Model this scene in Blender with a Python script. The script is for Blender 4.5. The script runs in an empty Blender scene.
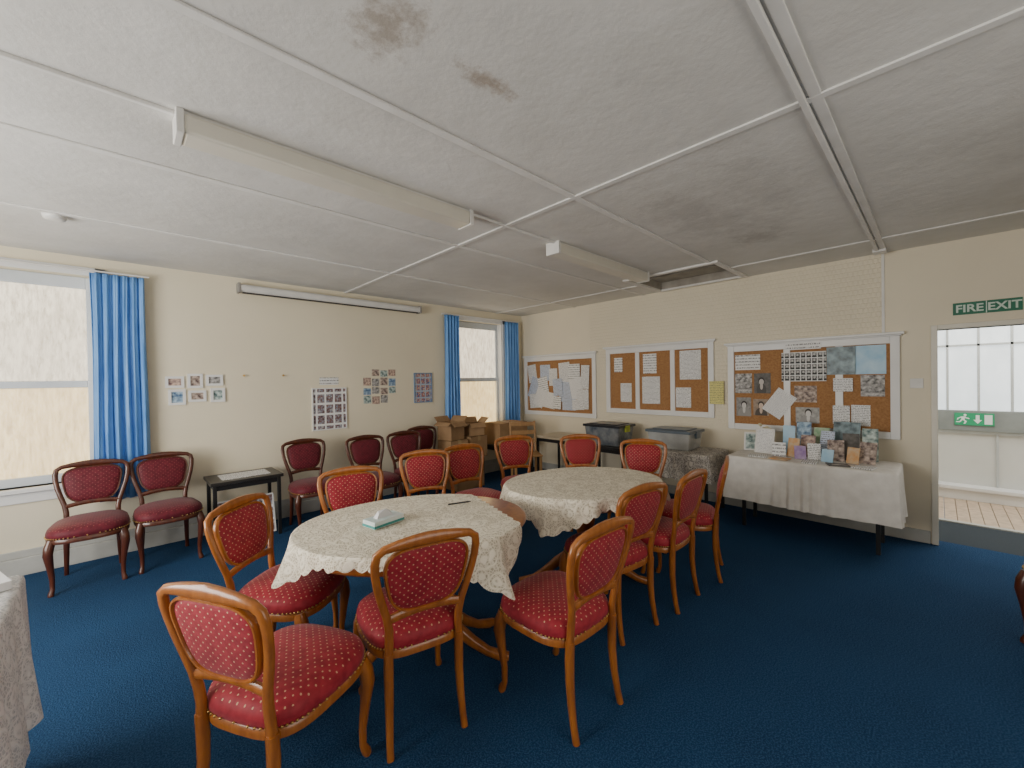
import bpy, bmesh, math, random
from mathutils import Vector, Matrix
random.seed(7)
C=bpy.context.collection
rad=math.radians
XE,YN,H=5.08,5.047,2.60
XW,YS=-2.3,-1.9
# ---------------------------------------------------------------- materials
def base(name):
    m=bpy.data.materials.new(name);m.use_nodes=True
    nt=m.node_tree;b=nt.nodes['Principled BSDF'];return m,nt,b
def N_(nt,t,**k):
    n=nt.nodes.new(t)
    for a,v in k.items():setattr(n,a,v)
    return n
def coord(nt,scale=(1,1,1),rot=(0,0,0),kind='Object'):
    t=N_(nt,'ShaderNodeTexCoord');mp=N_(nt,'ShaderNodeMapping')
    mp.inputs['Scale'].default_value=scale;mp.inputs['Rotation'].default_value=rot
    nt.links.new(t.outputs[kind],mp.inputs[0]);return mp.outputs[0]
def ramp(nt,fac,stops,interp='LINEAR'):
    r=N_(nt,'ShaderNodeValToRGB');r.color_ramp.interpolation=interp
    e=r.color_ramp.elements
    while len(e)<len(stops):e.new(.5)
    for i,(p,c) in enumerate(stops):
        e[i].position=p;e[i].color=(*c,1) if len(c)==3 else c
    nt.links.new(fac,r.inputs[0]);return r.outputs[0]
def math_(nt,op,a,b=None,c=None):
    n=N_(nt,'ShaderNodeMath',operation=op)
    for i,v in enumerate((a,b,c)):
        if v is None:continue
        if hasattr(v,'default_value') or hasattr(v,'links'):nt.links.new(v,n.inputs[i])
        else:n.inputs[i].default_value=v
    return n.outputs[0]
def mix(nt,fac,a,b):
    n=N_(nt,'ShaderNodeMix',data_type='RGBA')
    for s,v in ((n.inputs[0],fac),(n.inputs[6],a),(n.inputs[7],b)):
        if isinstance(v,(tuple,list)):s.default_value=(*v,1)
        elif isinstance(v,(int,float)):s.default_value=v
        else:nt.links.new(v,s)
    return n.outputs[2]
def noise(nt,co,scale,detail=4,rough=.5):
    n=N_(nt,'ShaderNodeTexNoise');n.inputs['Scale'].default_value=scale
    n.inputs['Detail'].default_value=detail;n.inputs['Roughness'].default_value=rough
    nt.links.new(co,n.inputs['Vector']);return n.outputs['Fac']
def bump(nt,b,h,s,d=.01):
    n=N_(nt,'ShaderNodeBump');n.inputs['Strength'].default_value=s;n.inputs['Distance'].default_value=d
    nt.links.new(h,n.inputs['Height']);nt.links.new(n.outputs[0],b.inputs['Normal'])
def M(name,c1,c2=None,rough=.6,scale=8,sc3=(1,1,1),bmp=0,bscale=None,metal=0,coat=0,spec=.5,bd=.004):
    m,nt,b=base(name);co=coord(nt,sc3)
    n=noise(nt,co,scale)
    c2=c2 or tuple(v*.88 for v in c1)
    col=ramp(nt,n,[(.3,c2),(.7,c1)])
    nt.links.new(col,b.inputs['Base Color']);b.inputs['Roughness'].default_value=rough
    b.inputs['Metallic'].default_value=metal;b.inputs['Coat Weight'].default_value=coat
    b.inputs['Specular IOR Level'].default_value=spec
    if bmp:bump(nt,b,noise(nt,co,bscale or scale*3),bmp,bd)
    return m
def wood(name,c1,c2,rough=.3,coat=.3):
    m,nt,b=base(name);co=coord(nt,(14,14,2.5))
    n=noise(nt,co,2.2,6,.6);nt.links.new(ramp(nt,n,[(.3,c2),(.72,c1)]),b.inputs['Base Color'])
    b.inputs['Roughness'].default_value=rough;b.inputs['Coat Weight'].default_value=coat;b.inputs['Coat Roughness'].default_value=.15
    return m
def fabric(name,axes,red,dark,gold):
    m,nt,b=base(name)
    t=N_(nt,'ShaderNodeTexCoord');sp=N_(nt,'ShaderNodeSeparateXYZ');nt.links.new(t.outputs['Object'],sp.inputs[0])
    cb=N_(nt,'ShaderNodeCombineXYZ');nt.links.new(sp.outputs[axes[0]],cb.inputs[0]);nt.links.new(sp.outputs[axes[1]],cb.inputs[1])
    mp=N_(nt,'ShaderNodeMapping');mp.inputs['Rotation'].default_value=(0,0,rad(45));nt.links.new(cb.outputs[0],mp.inputs[0])
    v=N_(nt,'ShaderNodeTexVoronoi',voronoi_dimensions='2D');v.inputs['Scale'].default_value=44;v.inputs['Randomness'].default_value=0
    nt.links.new(mp.outputs[0],v.inputs['Vector'])
    dot=math_(nt,'LESS_THAN',v.outputs['Distance'],.14)
    sn=N_(nt,'ShaderNodeSeparateXYZ');nt.links.new(t.outputs['Normal'],sn.inputs[0])
    face=math_(nt,'GREATER_THAN',math_(nt,'ABSOLUTE',sn.outputs[3-axes[0]-axes[1]]),.55)
    dot=math_(nt,'MULTIPLY',dot,face)
    n=noise(nt,t.outputs['Object'],30)
    basec=ramp(nt,n,[(.35,dark),(.65,red)])
    nt.links.new(mix(nt,dot,basec,gold),b.inputs['Base Color'])
    b.inputs['Roughness'].default_value=.55;b.inputs['Sheen Weight'].default_value=.12
    b.inputs['Specular IOR Level'].default_value=.25
    bump(nt,b,v.outputs['Distance'],.15,.003)
    return m
W_HON=wood('honey_wood',(.46,.16,.03),(.25,.075,.014))
W_DRK=wood('mahogany_wood',(.11,.028,.011),(.05,.013,.007))
W_LT=wood('light_oak',(.42,.24,.1),(.3,.16,.06),.45,.1)
F_S=fabric('red_fabric_seat',(0,1),(.36,.026,.040),(.26,.014,.026),(.58,.32,.20))
F_B=fabric('red_fabric_back',(0,2),(.36,.026,.040),(.26,.014,.026),(.58,.32,.20))
FD_S=fabric('maroon_fabric_seat',(0,1),(.14,.012,.024),(.09,.007,.015),(.22,.07,.06))
FD_B=fabric('maroon_fabric_back',(0,2),(.14,.012,.024),(.09,.007,.015),(.22,.07,.06))
BRASS=M('brass',(.60,.40,.14),rough=.3,metal=1)
BLACK=M('black_metal',(.012,.012,.013),rough=.45)
BLKW=M('black_top',(.02,.018,.017),(.03,.028,.026),rough=.35)
WHITE=M('white_gloss_paint',(.80,.80,.79),(.73,.73,.72),rough=.4,scale=3)
WPLAS=M('white_plastic',(.76,.75,.72),rough=.35)
CARD=M('cardboard',(.40,.25,.13),(.30,.18,.09),rough=.8,scale=5)
TAPE=M('parcel_tape',(.42,.30,.15),rough=.3)
CORK=M('cork',(.42,.22,.09),(.29,.14,.055),rough=.9,scale=60)
PAPERW=M('white_paper',(.80,.80,.80),rough=.8)
def wallmat(name,c,blocks=False):
    m,nt,b=base(name);co=coord(nt)
    big=noise(nt,co,1.1,3);col=ramp(nt,big,[(.3,tuple(v*.92 for v in c)),(.7,c)])
    nt.links.new(col,b.inputs['Base Color']);b.inputs['Roughness'].default_value=.75
    fine=noise(nt,co,70,3)
    if blocks:
        sp=N_(nt,'ShaderNodeSeparateXYZ');nt.links.new(co,sp.inputs[0])
        cb=N_(nt,'ShaderNodeCombineXYZ');nt.links.new(sp.outputs[1],cb.inputs[0]);nt.links.new(sp.outputs[2],cb.inputs[1])
        br=N_(nt,'ShaderNodeTexBrick');br.inputs['Scale'].default_value=1;br.inputs['Brick Width'].default_value=.036;br.inputs['Row Height'].default_value=.045
        br.offset=.5
        br.inputs['Mortar Size'].default_value=.007;br.inputs['Mortar Smooth'].default_value=1
        nt.links.new(cb.outputs[0],br.inputs['Vector'])
        inv=math_(nt,'SUBTRACT',1,br.outputs['Fac'])
        up=math_(nt,'GREATER_THAN',sp.outputs[2],.9)
        y0=math_(nt,'GREATER_THAN',sp.outputs[1],.34);y1=math_(nt,'LESS_THAN',sp.outputs[1],3.6)
        mk=math_(nt,'MULTIPLY',math_(nt,'MULTIPLY',y0,y1),up)
        hh=math_(nt,'ADD',math_(nt,'MULTIPLY',inv,mk),math_(nt,'MULTIPLY',fine,.35))
        bump(nt,b,hh,.55,.006)
    else:bump(nt,b,fine,.2,.003)
    return m
WALL=wallmat('cream_wall_paint',(.82,.745,.57))
WALLE=wallmat('cream_relief_wallpaper',(.80,.725,.57),True)
def ceilmat():
    m,nt,b=base('stained_ceiling_paint');co=coord(nt)
    big=noise(nt,co,1.1,5,.65);col=ramp(nt,big,[(.3,(.62,.61,.58)),(.52,(.70,.69,.66)),(.7,(.76,.75,.72))])
    def blot(cx,cy,rx,ry,amp,color,col,ns):
        sub=N_(nt,'ShaderNodeVectorMath',operation='SUBTRACT');sub.inputs[1].default_value=(cx,cy,2.6);nt.links.new(co,sub.inputs[0])
        mu=N_(nt,'ShaderNodeVectorMath',operation='MULTIPLY');mu.inputs[1].default_value=(1/rx,1/ry,0);nt.links.new(sub.outputs[0],mu.inputs[0])
        ln=N_(nt,'ShaderNodeVectorMath',operation='LENGTH');nt.links.new(mu.outputs[0],ln.inputs[0])
        g=math_(nt,'SUBTRACT',1,ln.outputs['Value']);n=noise(nt,co,ns,6,.75)
        f=math_(nt,'ADD',g,math_(nt,'MULTIPLY',math_(nt,'SUBTRACT',n,.5),2.8))
        fr=ramp(nt,f,[(.2,(0,0,0)),(.9,(amp,)*3)])
        return mix(nt,fr,col,color)
    col=blot(.62,1.18,.16,.22,.6,(.24,.17,.11),col,15)
    col=blot(1.0,1.16,.17,.07,.65,(.27,.19,.13),col,18)
    col=blot(2.9,1.15,.9,.42,.34,(.36,.34,.32),col,6)
    col=blot(2.75,.75,.9,.3,.26,(.36,.34,.32),col,7)
    col=blot(3.7,1.0,.35,.3,.36,(.30,.28,.26),col,9)
    col=blot(2.9,-.4,1.6,.5,.18,(.38,.36,.34),col,4)
    nt.links.new(col,b.inputs['Base Color']);b.inputs['Roughness'].default_value=.85
    n1=noise(nt,co,6,7,.6);bump(nt,b,n1,.32,.02);return m
CEIL=ceilmat()
def carpetmat():
    m,nt,b=base('blue_carpet');co=coord(nt)
    a=noise(nt,co,1.3,3);f=noise(nt,co,150,2)
    c1=ramp(nt,a,[(.3,(.007,.033,.092)),(.7,(.011,.050,.130))])
    c=mix(nt,math_(nt,'MULTIPLY',ramp(nt,f,[(.45,(0,0,0)),(.62,(1,1,1))]),.6),c1,(.045,.12,.24))
    nt.links.new(c,b.inputs['Base Color']);b.inputs['Roughness'].default_value=.95;b.inputs['Specular IOR Level'].default_value=.14
    bump(nt,b,f,.7,.01);return m
CARPET=carpetmat()
def frost(name,c1,c2,s,sc=(9,9,9),ns=4,lo=.38,hi=.6):
    m=bpy.data.materials.new(name);m.use_nodes=True;nt=m.node_tree;b=nt.nodes['Principled BSDF'];co=coord(nt,sc)
    n=noise(nt,co,ns,6,.75);col=ramp(nt,n,[(lo,c2),(hi,c1)])
    big=noise(nt,coord(nt),1.6,2);col=mix(nt,ramp(nt,big,[(.35,(.35,.35,.35)),(.65,(0,0,0))]),col,c2)
    nt.links.new(col,b.inputs['Emission Color']);b.inputs['Emission Strength'].default_value=s  # daylight behind the glass is put into the pane's own emission colour
    b.inputs['Base Color'].default_value=(.4,.4,.35,1);b.inputs['Roughness'].default_value=.2
    bump(nt,b,n,.4,.01);return m
G_UP=frost('obscured_glass_upper',(1,.86,.64),(.46,.37,.26),2.0,(10,10,2.2),4,.36,.6)
G_LO=frost('obscured_glass_lower',(1,.74,.34),(.50,.32,.12),2.2,(9,9,1.8),4,.36,.6)
G_HALL=frost('hall_glass',(.90,.97,1),(.72,.80,.84),1.6,(2,2,1),3)
def lacemat(name,lo,hi):
    m,nt,b=base(name);co=coord(nt)
    nz=N_(nt,'ShaderNodeTexNoise');nz.inputs['Scale'].default_value=7;nt.links.new(co,nz.inputs['Vector'])
    wv=N_(nt,'ShaderNodeVectorMath',operation='MULTIPLY_ADD');wv.inputs[1].default_value=(.12,.12,.12);nt.links.new(nz.outputs['Color'],wv.inputs[0]);nt.links.new(co,wv.inputs[2])
    v=N_(nt,'ShaderNodeTexVoronoi');v.inputs['Scale'].default_value=13;nt.links.new(wv.outputs[0],v.inputs['Vector'])
    v2=N_(nt,'ShaderNodeTexVoronoi',feature='DISTANCE_TO_EDGE');v2.inputs['Scale'].default_value=85;nt.links.new(co,v2.inputs['Vector'])
    fl=ramp(nt,v.outputs['Distance'],[(.12,(.3,.3,.3)),(.17,(1,1,1)),(.30,(1,1,1)),(.36,(0,0,0)),(.46,(0,0,0)),(.5,(1,1,1)),(.56,(1,1,1)),(.62,(0,0,0))])
    net=ramp(nt,v2.outputs[0],[(.10,(.8,.8,.8)),(.2,(0,0,0))])
    dens=math_(nt,'MAXIMUM',fl,net)
    col=mix(nt,dens,lo,hi)
    nt.links.new(col,b.inputs['Base Color']);b.inputs['Roughness'].default_value=.8
    al=math_(nt,'ADD',math_(nt,'MULTIPLY',dens,.12),.88)
    nt.links.new(al,b.inputs['Alpha']);bump(nt,b,dens,.6,.004)
    return m
LACE=lacemat('ivory_lace',(.60,.52,.38),(.90,.83,.68))
LACED=lacemat('dark_ground_lace',(.12,.105,.10),(.60,.56,.50))
LACEW=lacemat('white_lace',(.64,.65,.66),(.88,.87,.86))
LINEN=M('white_damask_cloth',(.82,.79,.74),(.70,.67,.62),rough=.7,scale=14,bmp=.2)
BLUE=M('blue_satin_curtain',(.18,.40,.78),(.11,.29,.64),rough=.45,scale=6,sc3=(3,3,.6),spec=.4)
def papermat(kind,bg=(.80,.80,.79),ink=(.08,.08,.09),ls=.02,seed=0.):
    m,nt,b=base('printed_'+kind);co=coord(nt)
    sp=N_(nt,'ShaderNodeSeparateXYZ');nt.links.new(co,sp.inputs[0])
    def ellm(cx,cy,rx,ry,X=sp.outputs[0],Y=sp.outputs[1]):
        a=math_(nt,'POWER',math_(nt,'ABSOLUTE',math_(nt,'DIVIDE',math_(nt,'SUBTRACT',X,cx),rx)),2)
        c=math_(nt,'POWER',math_(nt,'ABSOLUTE',math_(nt,'DIVIDE',math_(nt,'SUBTRACT',Y,cy),ry)),2)
        return math_(nt,'LESS_THAN',math_(nt,'ADD',a,c),1)
    if kind.startswith('text'):
        s=math_(nt,'FRACT',math_(nt,'DIVIDE',sp.outputs[1],ls))
        line=math_(nt,'LESS_THAN',s,.42)
        mp=N_(nt,'ShaderNodeMapping');mp.inputs['Scale'].default_value=(120,1/ls,1);mp.inputs['Location'].default_value=(seed,seed,0);nt.links.new(co,mp.inputs[0])
        n=noise(nt,mp.outputs[0],1,1);w=math_(nt,'GREATER_THAN',n,.47)
        f=math_(nt,'MULTIPLY',math_(nt,'MULTIPLY',line,w),.75);col=mix(nt,f,bg,ink)
    elif kind.startswith('portrait'):
        n=noise(nt,co,30,3);bgc=ramp(nt,n,[(.3,tuple(v*.5 for v in ink)),(.7,ink)])
        dk=tuple(v*(.12 if seed<1 else .5) for v in bg)
        c=mix(nt,ellm(seed*.004,-.075,.058+.006*seed,.07),bgc,dk)
        c=mix(nt,ellm(seed*.004,-.03,.014,.04),c,bg)
        c=mix(nt,ellm(seed*.004,.028,.030,.038),c,(.03,.025,.02))
        col=mix(nt,ellm(seed*.004,.016,.023,.031),c,bg)
    elif kind.startswith('photo'):
        mp=N_(nt,'ShaderNodeMapping');mp.inputs['Location'].default_value=(seed,seed*2,0);nt.links.new(co,mp.inputs[0])
        n=noise(nt,mp.outputs[0],30,3,.5)
        col=ramp(nt,n,[(.32,ink),(.5,tuple((a+c)/2 for a,c in zip(bg,ink))),(.66,bg)])
    else:
        def cell(o,p,k):
            s=math_(nt,'FRACT',math_(nt,'ADD',math_(nt,'DIVIDE',o,p),100.5))
            return math_(nt,'LESS_THAN',math_(nt,'ABSOLUTE',math_(nt,'SUBTRACT',s,.5)),k),s
        kk=.43 if 'portraits' in kind else .40
        (c1,s1),(c2,s2)=cell(sp.outputs[0],ls,kk),cell(sp.outputs[1],ls*1.25,kk)
        c=math_(nt,'MULTIPLY',c1,c2)
        n=noise(nt,co,38,3,.7)
        if 'red' in kind:pic=ramp(nt,n,[(.42,(.06,.16,.36)),(.5,(.45,.12,.06)),(.6,(.55,.48,.42))])
        elif 'portraits' in kind:
            pic=mix(nt,ellm(.5,.12,.4,.32,s1,s2),ramp(nt,n,[(.4,(.10,.10,.10)),(.6,(.40,.40,.39))]),(.03,.03,.03));pic=mix(nt,ellm(.5,.58,.17,.2,s1,s2),pic,(.5,.49,.47))
        else:pic=ramp(nt,n,[(.38,(.06,.06,.08)),(.48,(.30,.14,.10)),(.54,(.15,.22,.32)),(.64,(.55,.5,.45))])
        col=mix(nt,c,bg,pic)
    nt.links.new(col,b.inputs['Base Color']);b.inputs['Roughness'].default_value=.6;return m
P_T=[papermat('text_sheet',ls=.016,seed=i*3.1) for i in range(2)]+[papermat('text_large',ls=.034,seed=9),papermat('text_bluish',bg=(.55,.62,.76),ls=.02,seed=4),papermat('text_faint',ink=(.4,.4,.42),ls=.014,seed=6)]
P_TY=papermat('text_yellow',bg=(.72,.66,.22),ls=.02)
P_PH=[papermat('photo_mono',(.62,.6,.58),(.06,.06,.06),seed=1),papermat('photo_brown',(.62,.50,.42),(.08,.05,.05),seed=5),
      papermat('photo_blue',(.45,.6,.72),(.05,.12,.25),seed=8),papermat('photo_teal',(.60,.70,.66),(.08,.15,.15),seed=13),
      papermat('photo_warm',(.70,.52,.40),(.14,.08,.10),seed=21)]
P_PO=[papermat('portrait_mono',(.60,.58,.55),(.34,.33,.32),seed=1),papermat('portrait_dark',(.55,.5,.46),(.16,.15,.14),seed=-2),papermat('portrait_brown',(.62,.48,.38),(.42,.32,.24),seed=0),papermat('portrait_pale',(.66,.64,.62),(.5,.49,.47),seed=2)]
P_CO=papermat('collage_red_blue',bg=(.40,.50,.60),ls=.075);P_CO2=papermat('collage_small',ls=.1);P_CP=papermat('collage_portraits',ls=.047)
PALEB=M('pale_blue_poster',(.55,.74,.86),(.28,.52,.74),rough=.5,scale=7);DKP=M('dark_poster',(.30,.42,.46),(.03,.05,.06),rough=.4,scale=14)
ORNG=M('orange_leaflet',(.65,.28,.06),(.6,.5,.35),rough=.5,scale=18);PURP=M('purple_leaflet',(.22,.10,.36),(.5,.4,.55),rough=.5,scale=16);GRNL=M('green_leaflet',(.10,.34,.14),(.55,.6,.45),rough=.5,scale=16)
# ---------------------------------------------------------------- mesh helpers
def box(bm,lo,hi,mi=0):
    v=[bm.verts.new((x,y,z)) for x in (lo[0],hi[0]) for y in (lo[1],hi[1]) for z in (lo[2],hi[2])]
    for q in ((0,1,3,2),(4,6,7,5),(0,4,5,1),(2,3,7,6),(0,2,6,4),(1,5,7,3)):
        f=bm.faces.new([v[i] for i in q]);f.material_index=mi
def sweep(bm,pts,sizes,ref,n=8,closed=False,mi=0,sq=.75):
    pts=[Vector(p) for p in pts];ref=Vector(ref);rings=[]
    L=len(pts)
    for i,p in enumerate(pts):
        a=pts[(i-1)%L] if (closed or i>0) else p;b=pts[(i+1)%L] if (closed or i<L-1) else p
        T=(b-a).normalized();S=(ref-T*ref.dot(T)).normalized();B=T.cross(S)
        w,t=sizes[i] if isinstance(sizes,list) else sizes
        rg=[]
        for k in range(n):
            th=2*math.pi*(k+.5)/n;c,s=math.cos(th),math.sin(th)
            c=math.copysign(abs(c)**sq,c);s=math.copysign(abs(s)**sq,s)
            rg.append(bm.verts.new(p+B*(c*w/2)+S*(s*t/2)))
        rings.append(rg)
    for i in range(L if closed else L-1):
        A,Bq=rings[i],rings[(i+1)%L]
        for k in range(n):
            f=bm.faces.new((A[k],A[(k+1)%n],Bq[(k+1)%n],Bq[k]));f.material_index=mi
    if not closed:
        bm.faces.new(rings[0]).material_index=mi;bm.faces.new(rings[-1][::-1]).material_index=mi
def lathe(bm,prof,cx=0,cy=0,n=24,mi=0,sx=1,sy=1):
    rings=[]
    for r,z in prof:
        rings.append([bm.verts.new((cx+sx*r*math.cos(2*math.pi*k/n),cy+sy*r*math.sin(2*math.pi*k/n),z)) for k in range(n)])
    for A,B in zip(rings,rings[1:]):
        for k in range(n):
            f=bm.faces.new((A[k],A[(k+1)%n],B[(k+1)%n],B[k]));f.material_index=mi
    bm.faces.new(rings[0]).material_index=mi;bm.faces.new(rings[-1]).material_index=mi
def O(name,bm,mats,parent=None,smooth=False,bevel=0,loc=None,label=None,cat=None,kind=None,group=None):
    bmesh.ops.recalc_face_normals(bm,faces=bm.faces)
    me=bpy.data.meshes.new(name);bm.to_mesh(me);bm.free()
    for m in (mats if isinstance(mats,(list,tuple)) else [mats]):me.materials.append(m)
    if smooth:
        for p in me.polygons:p.use_smooth=True
        me.set_sharp_from_angle(angle=rad(50))
    o=bpy.data.objects.new(name,me);C.objects.link(o)
    if bevel:
        md=o.modifiers.new('bevel','BEVEL');md.width=bevel;md.segments=2;md.limit_method='ANGLE'
    if parent:o.parent=parent
    if loc is not None:o.location=loc
    tag(o,label,cat,kind,group);return o
def tag(o,label=None,cat=None,kind=None,group=None):
    if label:o['label']=label
    if cat:o['category']=cat
    if kind:o['kind']=kind
    if group:o['group']=group
def E(name,label,cat,group=None):
    o=bpy.data.objects.new(name,None);o.empty_display_size=.1;C.objects.link(o);tag(o,label,cat,None,group);return o
def nb():return bmesh.new()
def clone(root,label=None,group=None):
    n=root.copy();C.objects.link(n)
    for ch in root.children:
        c=ch.copy();C.objects.link(c);c.parent=n
    if label:n['label']=label
    if group:n['group']=group
    return n
def boxes(name,lst,mat,**k):
    bm=nb()
    for lo,hi in lst:box(bm,lo,hi)
    return O(name,bm,mat,**k)
ST=dict(kind='structure')
# ---------------------------------------------------------------- room shell
boxes('floor',[((XW-.2,YS-.2,-.1),(XE+.14,YN+.2,0))],CARPET,**ST)
hx0,hx1,hy0,hy1=4.18,4.96,1.50,2.42
boxes('ceiling',[((XW-.2,YS-.2,H),(hx0,YN+.2,H+.1)),((hx1,YS-.2,H),(XE+.12,YN+.2,H+.1)),((hx0,YS-.2,H),(hx1,hy0,H+.1)),((hx0,hy1,H),(hx1,YN+.2,H+.1))],CEIL,**ST)
w1=(-1.55,-.15,.69,2.44);w2=(3.62,4.62,.69,2.42)
T=.22
boxes('wall_north',[((XW-.2,YN,0),(w1[0],YN+T,H)),((w1[1],YN,0),(w2[0],YN+T,H)),((w2[1],YN,0),(XE+.12,YN+T,H)),
 ((w1[0],YN,0),(w1[1],YN+T,w1[2])),((w1[0],YN,w1[3]),(w1[1],YN+T,H)),((w2[0],YN,0),(w2[1],YN+T,w2[2])),((w2[0],YN,w2[3]),(w2[1],YN+T,H))],WALL,**ST)
d0,d1,dz=-.86,0.0,1.86
boxes('wall_east',[((XE,d1,0),(XE+.12,YN,H)),((XE,YS-.2,0),(XE+.12,d0,H)),((XE,d0,dz),(XE+.12,d1,H))],WALLE,**ST)
boxes('wall_south',[((XW-.2,YS-.15,0),(XE,YS,H))],WALL,**ST)
boxes('wall_west',[((XW-.15,YS,0),(XW,YN,H))],WALL,**ST)
SK=M('skirting_paint',(.50,.50,.47),(.42,.42,.39),rough=.45)
boxes('baseboard_north',[((XW,YN-.03,0),(XE,YN,.14)),((XW,YN-.018,.14),(XE,YN,.2))],SK,bevel=.006,**ST)
boxes('baseboard_east',[((XE-.02,d1+.05,0),(XE,YN-.03,.11))],SK,bevel=.005,**ST)
boxes('baseboard_south',[((XW,YS,0),(XE,YS+.02,.14))],SK,**ST)
boxes('baseboard_west',[((XW,YS,0),(XW+.02,YN,.14))],SK,**ST)
STRIP=M('strip_paint',(.80,.79,.77),(.72,.71,.68),rough=.6)
k=1
def strip(lo,hi):
    global k
    boxes('trim_%d'%k,[(lo,hi)],STRIP,bevel=.003,**ST);k+=1
for y in (.33,2.72,3.87):strip((XW,y-.02,H-.010),(XE,y+.02,H))
strip((XW,1.51,H-.010),(hx0-.05,1.55,H))
strip((XW,2.13,H-.016),(hx0-.05,2.15,H))
strip((2.0,YS,H-.011),(2.04,YN,H-.001))
strip((4.49,YS,H-.011),(4.53,hy0-.05,H-.001));strip((4.49,hy1+.05,H-.011),(4.53,YN,H-.001))
boxes('trim_%d'%k,[((XW,.36,H-.022),(4.9,.382,H)),((4.86,.31,H-.03),(4.98,.40,H))],STRIP,bevel=.003,**ST);k+=1
boxes('trim_%d'%k,[((hx0-.05,hy0-.05,H-.02),(hx0,hy1+.05,H)),((hx1,hy0-.05,H-.02),(hx1+.05,hy1+.05,H)),((hx0,hy0-.05,H-.02),(hx1,hy0,H)),((hx0,hy1,H-.02),(hx1,hy1+.05,H))],STRIP,bevel=.004,**ST);k+=1
HG=M('hatch_interior',(.42,.39,.34),(.30,.28,.24),rough=.9)
boxes('trim_%d'%k,[((hx0,hy0,H+.085),(hx1,hy1,H+.10)),((hx0+.34,hy0,H+.05),(hx0+.38,hy1,H+.085)),((hx0,hy0+.002,H+.002),(hx0+.01,hy1-.002,H+.085)),((hx1-.01,hy0+.002,H+.002),(hx1,hy1-.002,H+.085)),((hx0,hy0,H+.002),(hx1,hy0+.01,H+.085)),((hx0,hy1-.01,H+.002),(hx1,hy1,H+.085))],HG,**ST);k+=1
boxes('trim_%d'%k,[((XE-.012,.335,1.86),(XE,.355,H))],STRIP,**ST);k+=1
SASH=M('cool_white_sash_paint',(.68,.73,.78),(.60,.65,.70),rough=.4,scale=3)
def window(i,w):
    x0,x1,z0,z1=w;yi=YN+.10
    zm=z0+(z1-z0)*.47;f=.06;hd=.10
    bm=nb()
    for lo,hi in [((x0,YN-.005,z0-.0),(x0+.02,yi,z1)),((x1-.02,YN-.005,z0),(x1,yi,z1)),((x0-.06,YN-.05,z0-.035),(x1+.06,yi,z0)),
        ((x0-.05,YN-.018,z0-.12),(x1+.05,YN,z0-.035)),((x0-.07,YN-.02,z0-.12),(x0,YN,z1+.07)),((x1,YN-.02,z0-.12),(x1+.07,YN,z1+.07)),((x0-.07,YN-.02,z1),(x1+.07,YN,z1+.07))]:box(bm,lo,hi)
    o=O('window_%d'%i,bm,WHITE,bevel=.005,**ST)
    for lo,hi in [((x0,yi,zm-.0),(x1,yi+.06,z1)),((x0,yi-.02,z0),(x1,yi+.04,zm+.03))]:
        bm=nb();up=lo[2]>z0+.1
        top=hd if up else .06;bot=.03 if up else .07
        for a,b in (((lo[0],lo[1],lo[2]),(lo[0]+f,hi[1],hi[2])),((hi[0]-f,lo[1],lo[2]),(hi[0],hi[1],hi[2])),((lo[0]+f,lo[1],hi[2]-top),(hi[0]-f,hi[1],hi[2])),((lo[0]+f,lo[1],lo[2]),(hi[0]-f,hi[1],lo[2]+bot))):box(bm,a,b)
        O('window_sash',bm,SASH,parent=o,bevel=.005,kind='structure')
    for a,b,m in ((zm+.03,z1-hd,G_UP),(z0+.07,zm-.03,G_LO)):
        b2=nb();box(b2,(x0+f,yi+.02,a),(x1-f,yi+.028,b));O('window_pane',b2,m,parent=o,kind='structure')
window(1,w1);window(2,w2)
def curtain(x0,x1,z0,z1,n,label):
    bm=nb();NX,NZ=n*14,24;rows=[]
    for j in range(NZ+1):
        t=j/NZ;z=z1+(z0-z1)*t;row=[]
        for i in range(NX+1):
            s=i/NX;ph=s*n*2*math.pi
            amp=.014+.014*t
            x=x0+(x1-x0)*s+ .008*math.sin(ph*2+1)*t+.006*math.sin(5*t+s*4)
            y=YN-.075+amp*math.sin(ph+.5*math.sin(3*t+s*5))+.006*math.sin(ph*2.7)
            row.append(bm.verts.new((x,y,z)))
        rows.append(row)
    for a,b in zip(rows,rows[1:]):
        for i in range(NX):bm.faces.new((a[i],a[i+1],b[i+1],b[i]))
    o=O('curtain',bm,BLUE,smooth=True,label=label,cat='curtain',group='blue window curtains')
    md=o.modifiers.new('s','SOLIDIFY');md.thickness=.004
    return o
curtain(-.18,.17,.50,2.46,6,'blue pleated curtain hanging beside the large frosted window')
curtain(3.42,3.68,.50,2.46,5,'narrow blue curtain hanging by the corner window near cardboard boxes')
curtain(4.62,4.93,.50,2.46,5,'blue pleated curtain hanging in the room corner')
for a,b in ((-1.7,.20),(3.38,4.97)):
    bm=nb();sweep(bm,[(a,YN-.075,2.475),(b,YN-.075,2.475)],(.016,.016),(0,0,1),8)
    for x in (a+.05,b-.05):box(bm,(x-.01,YN-.08,2.467),(x+.01,YN+.001,2.483))
    O('curtain_rail',bm,WPLAS,label='slim white curtain rail fixed above the window',cat='curtain rail',group='curtain rails')
bm=nb()
CRM=M('cream_door_trim',(.78,.75,.66),(.70,.67,.58),rough=.45,scale=3)
for lo,hi in [((XE-.02,d1-.0,0),(XE+.14,d1+.042,dz+.04)),((XE-.02,d0-.05,0),(XE+.14,d0,dz+.04)),((XE-.02,d0,dz),(XE+.14,d1,dz+.04))]:box(bm,lo,hi)
O('door_1',bm,CRM,bevel=.005,**ST)
HALLW=M('hall_white_paint',(.72,.72,.68),rough=.6,scale=2)
TILE=M('hall_floor_boards',(.60,.46,.34),(.42,.32,.23),rough=.6,scale=14)
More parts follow.
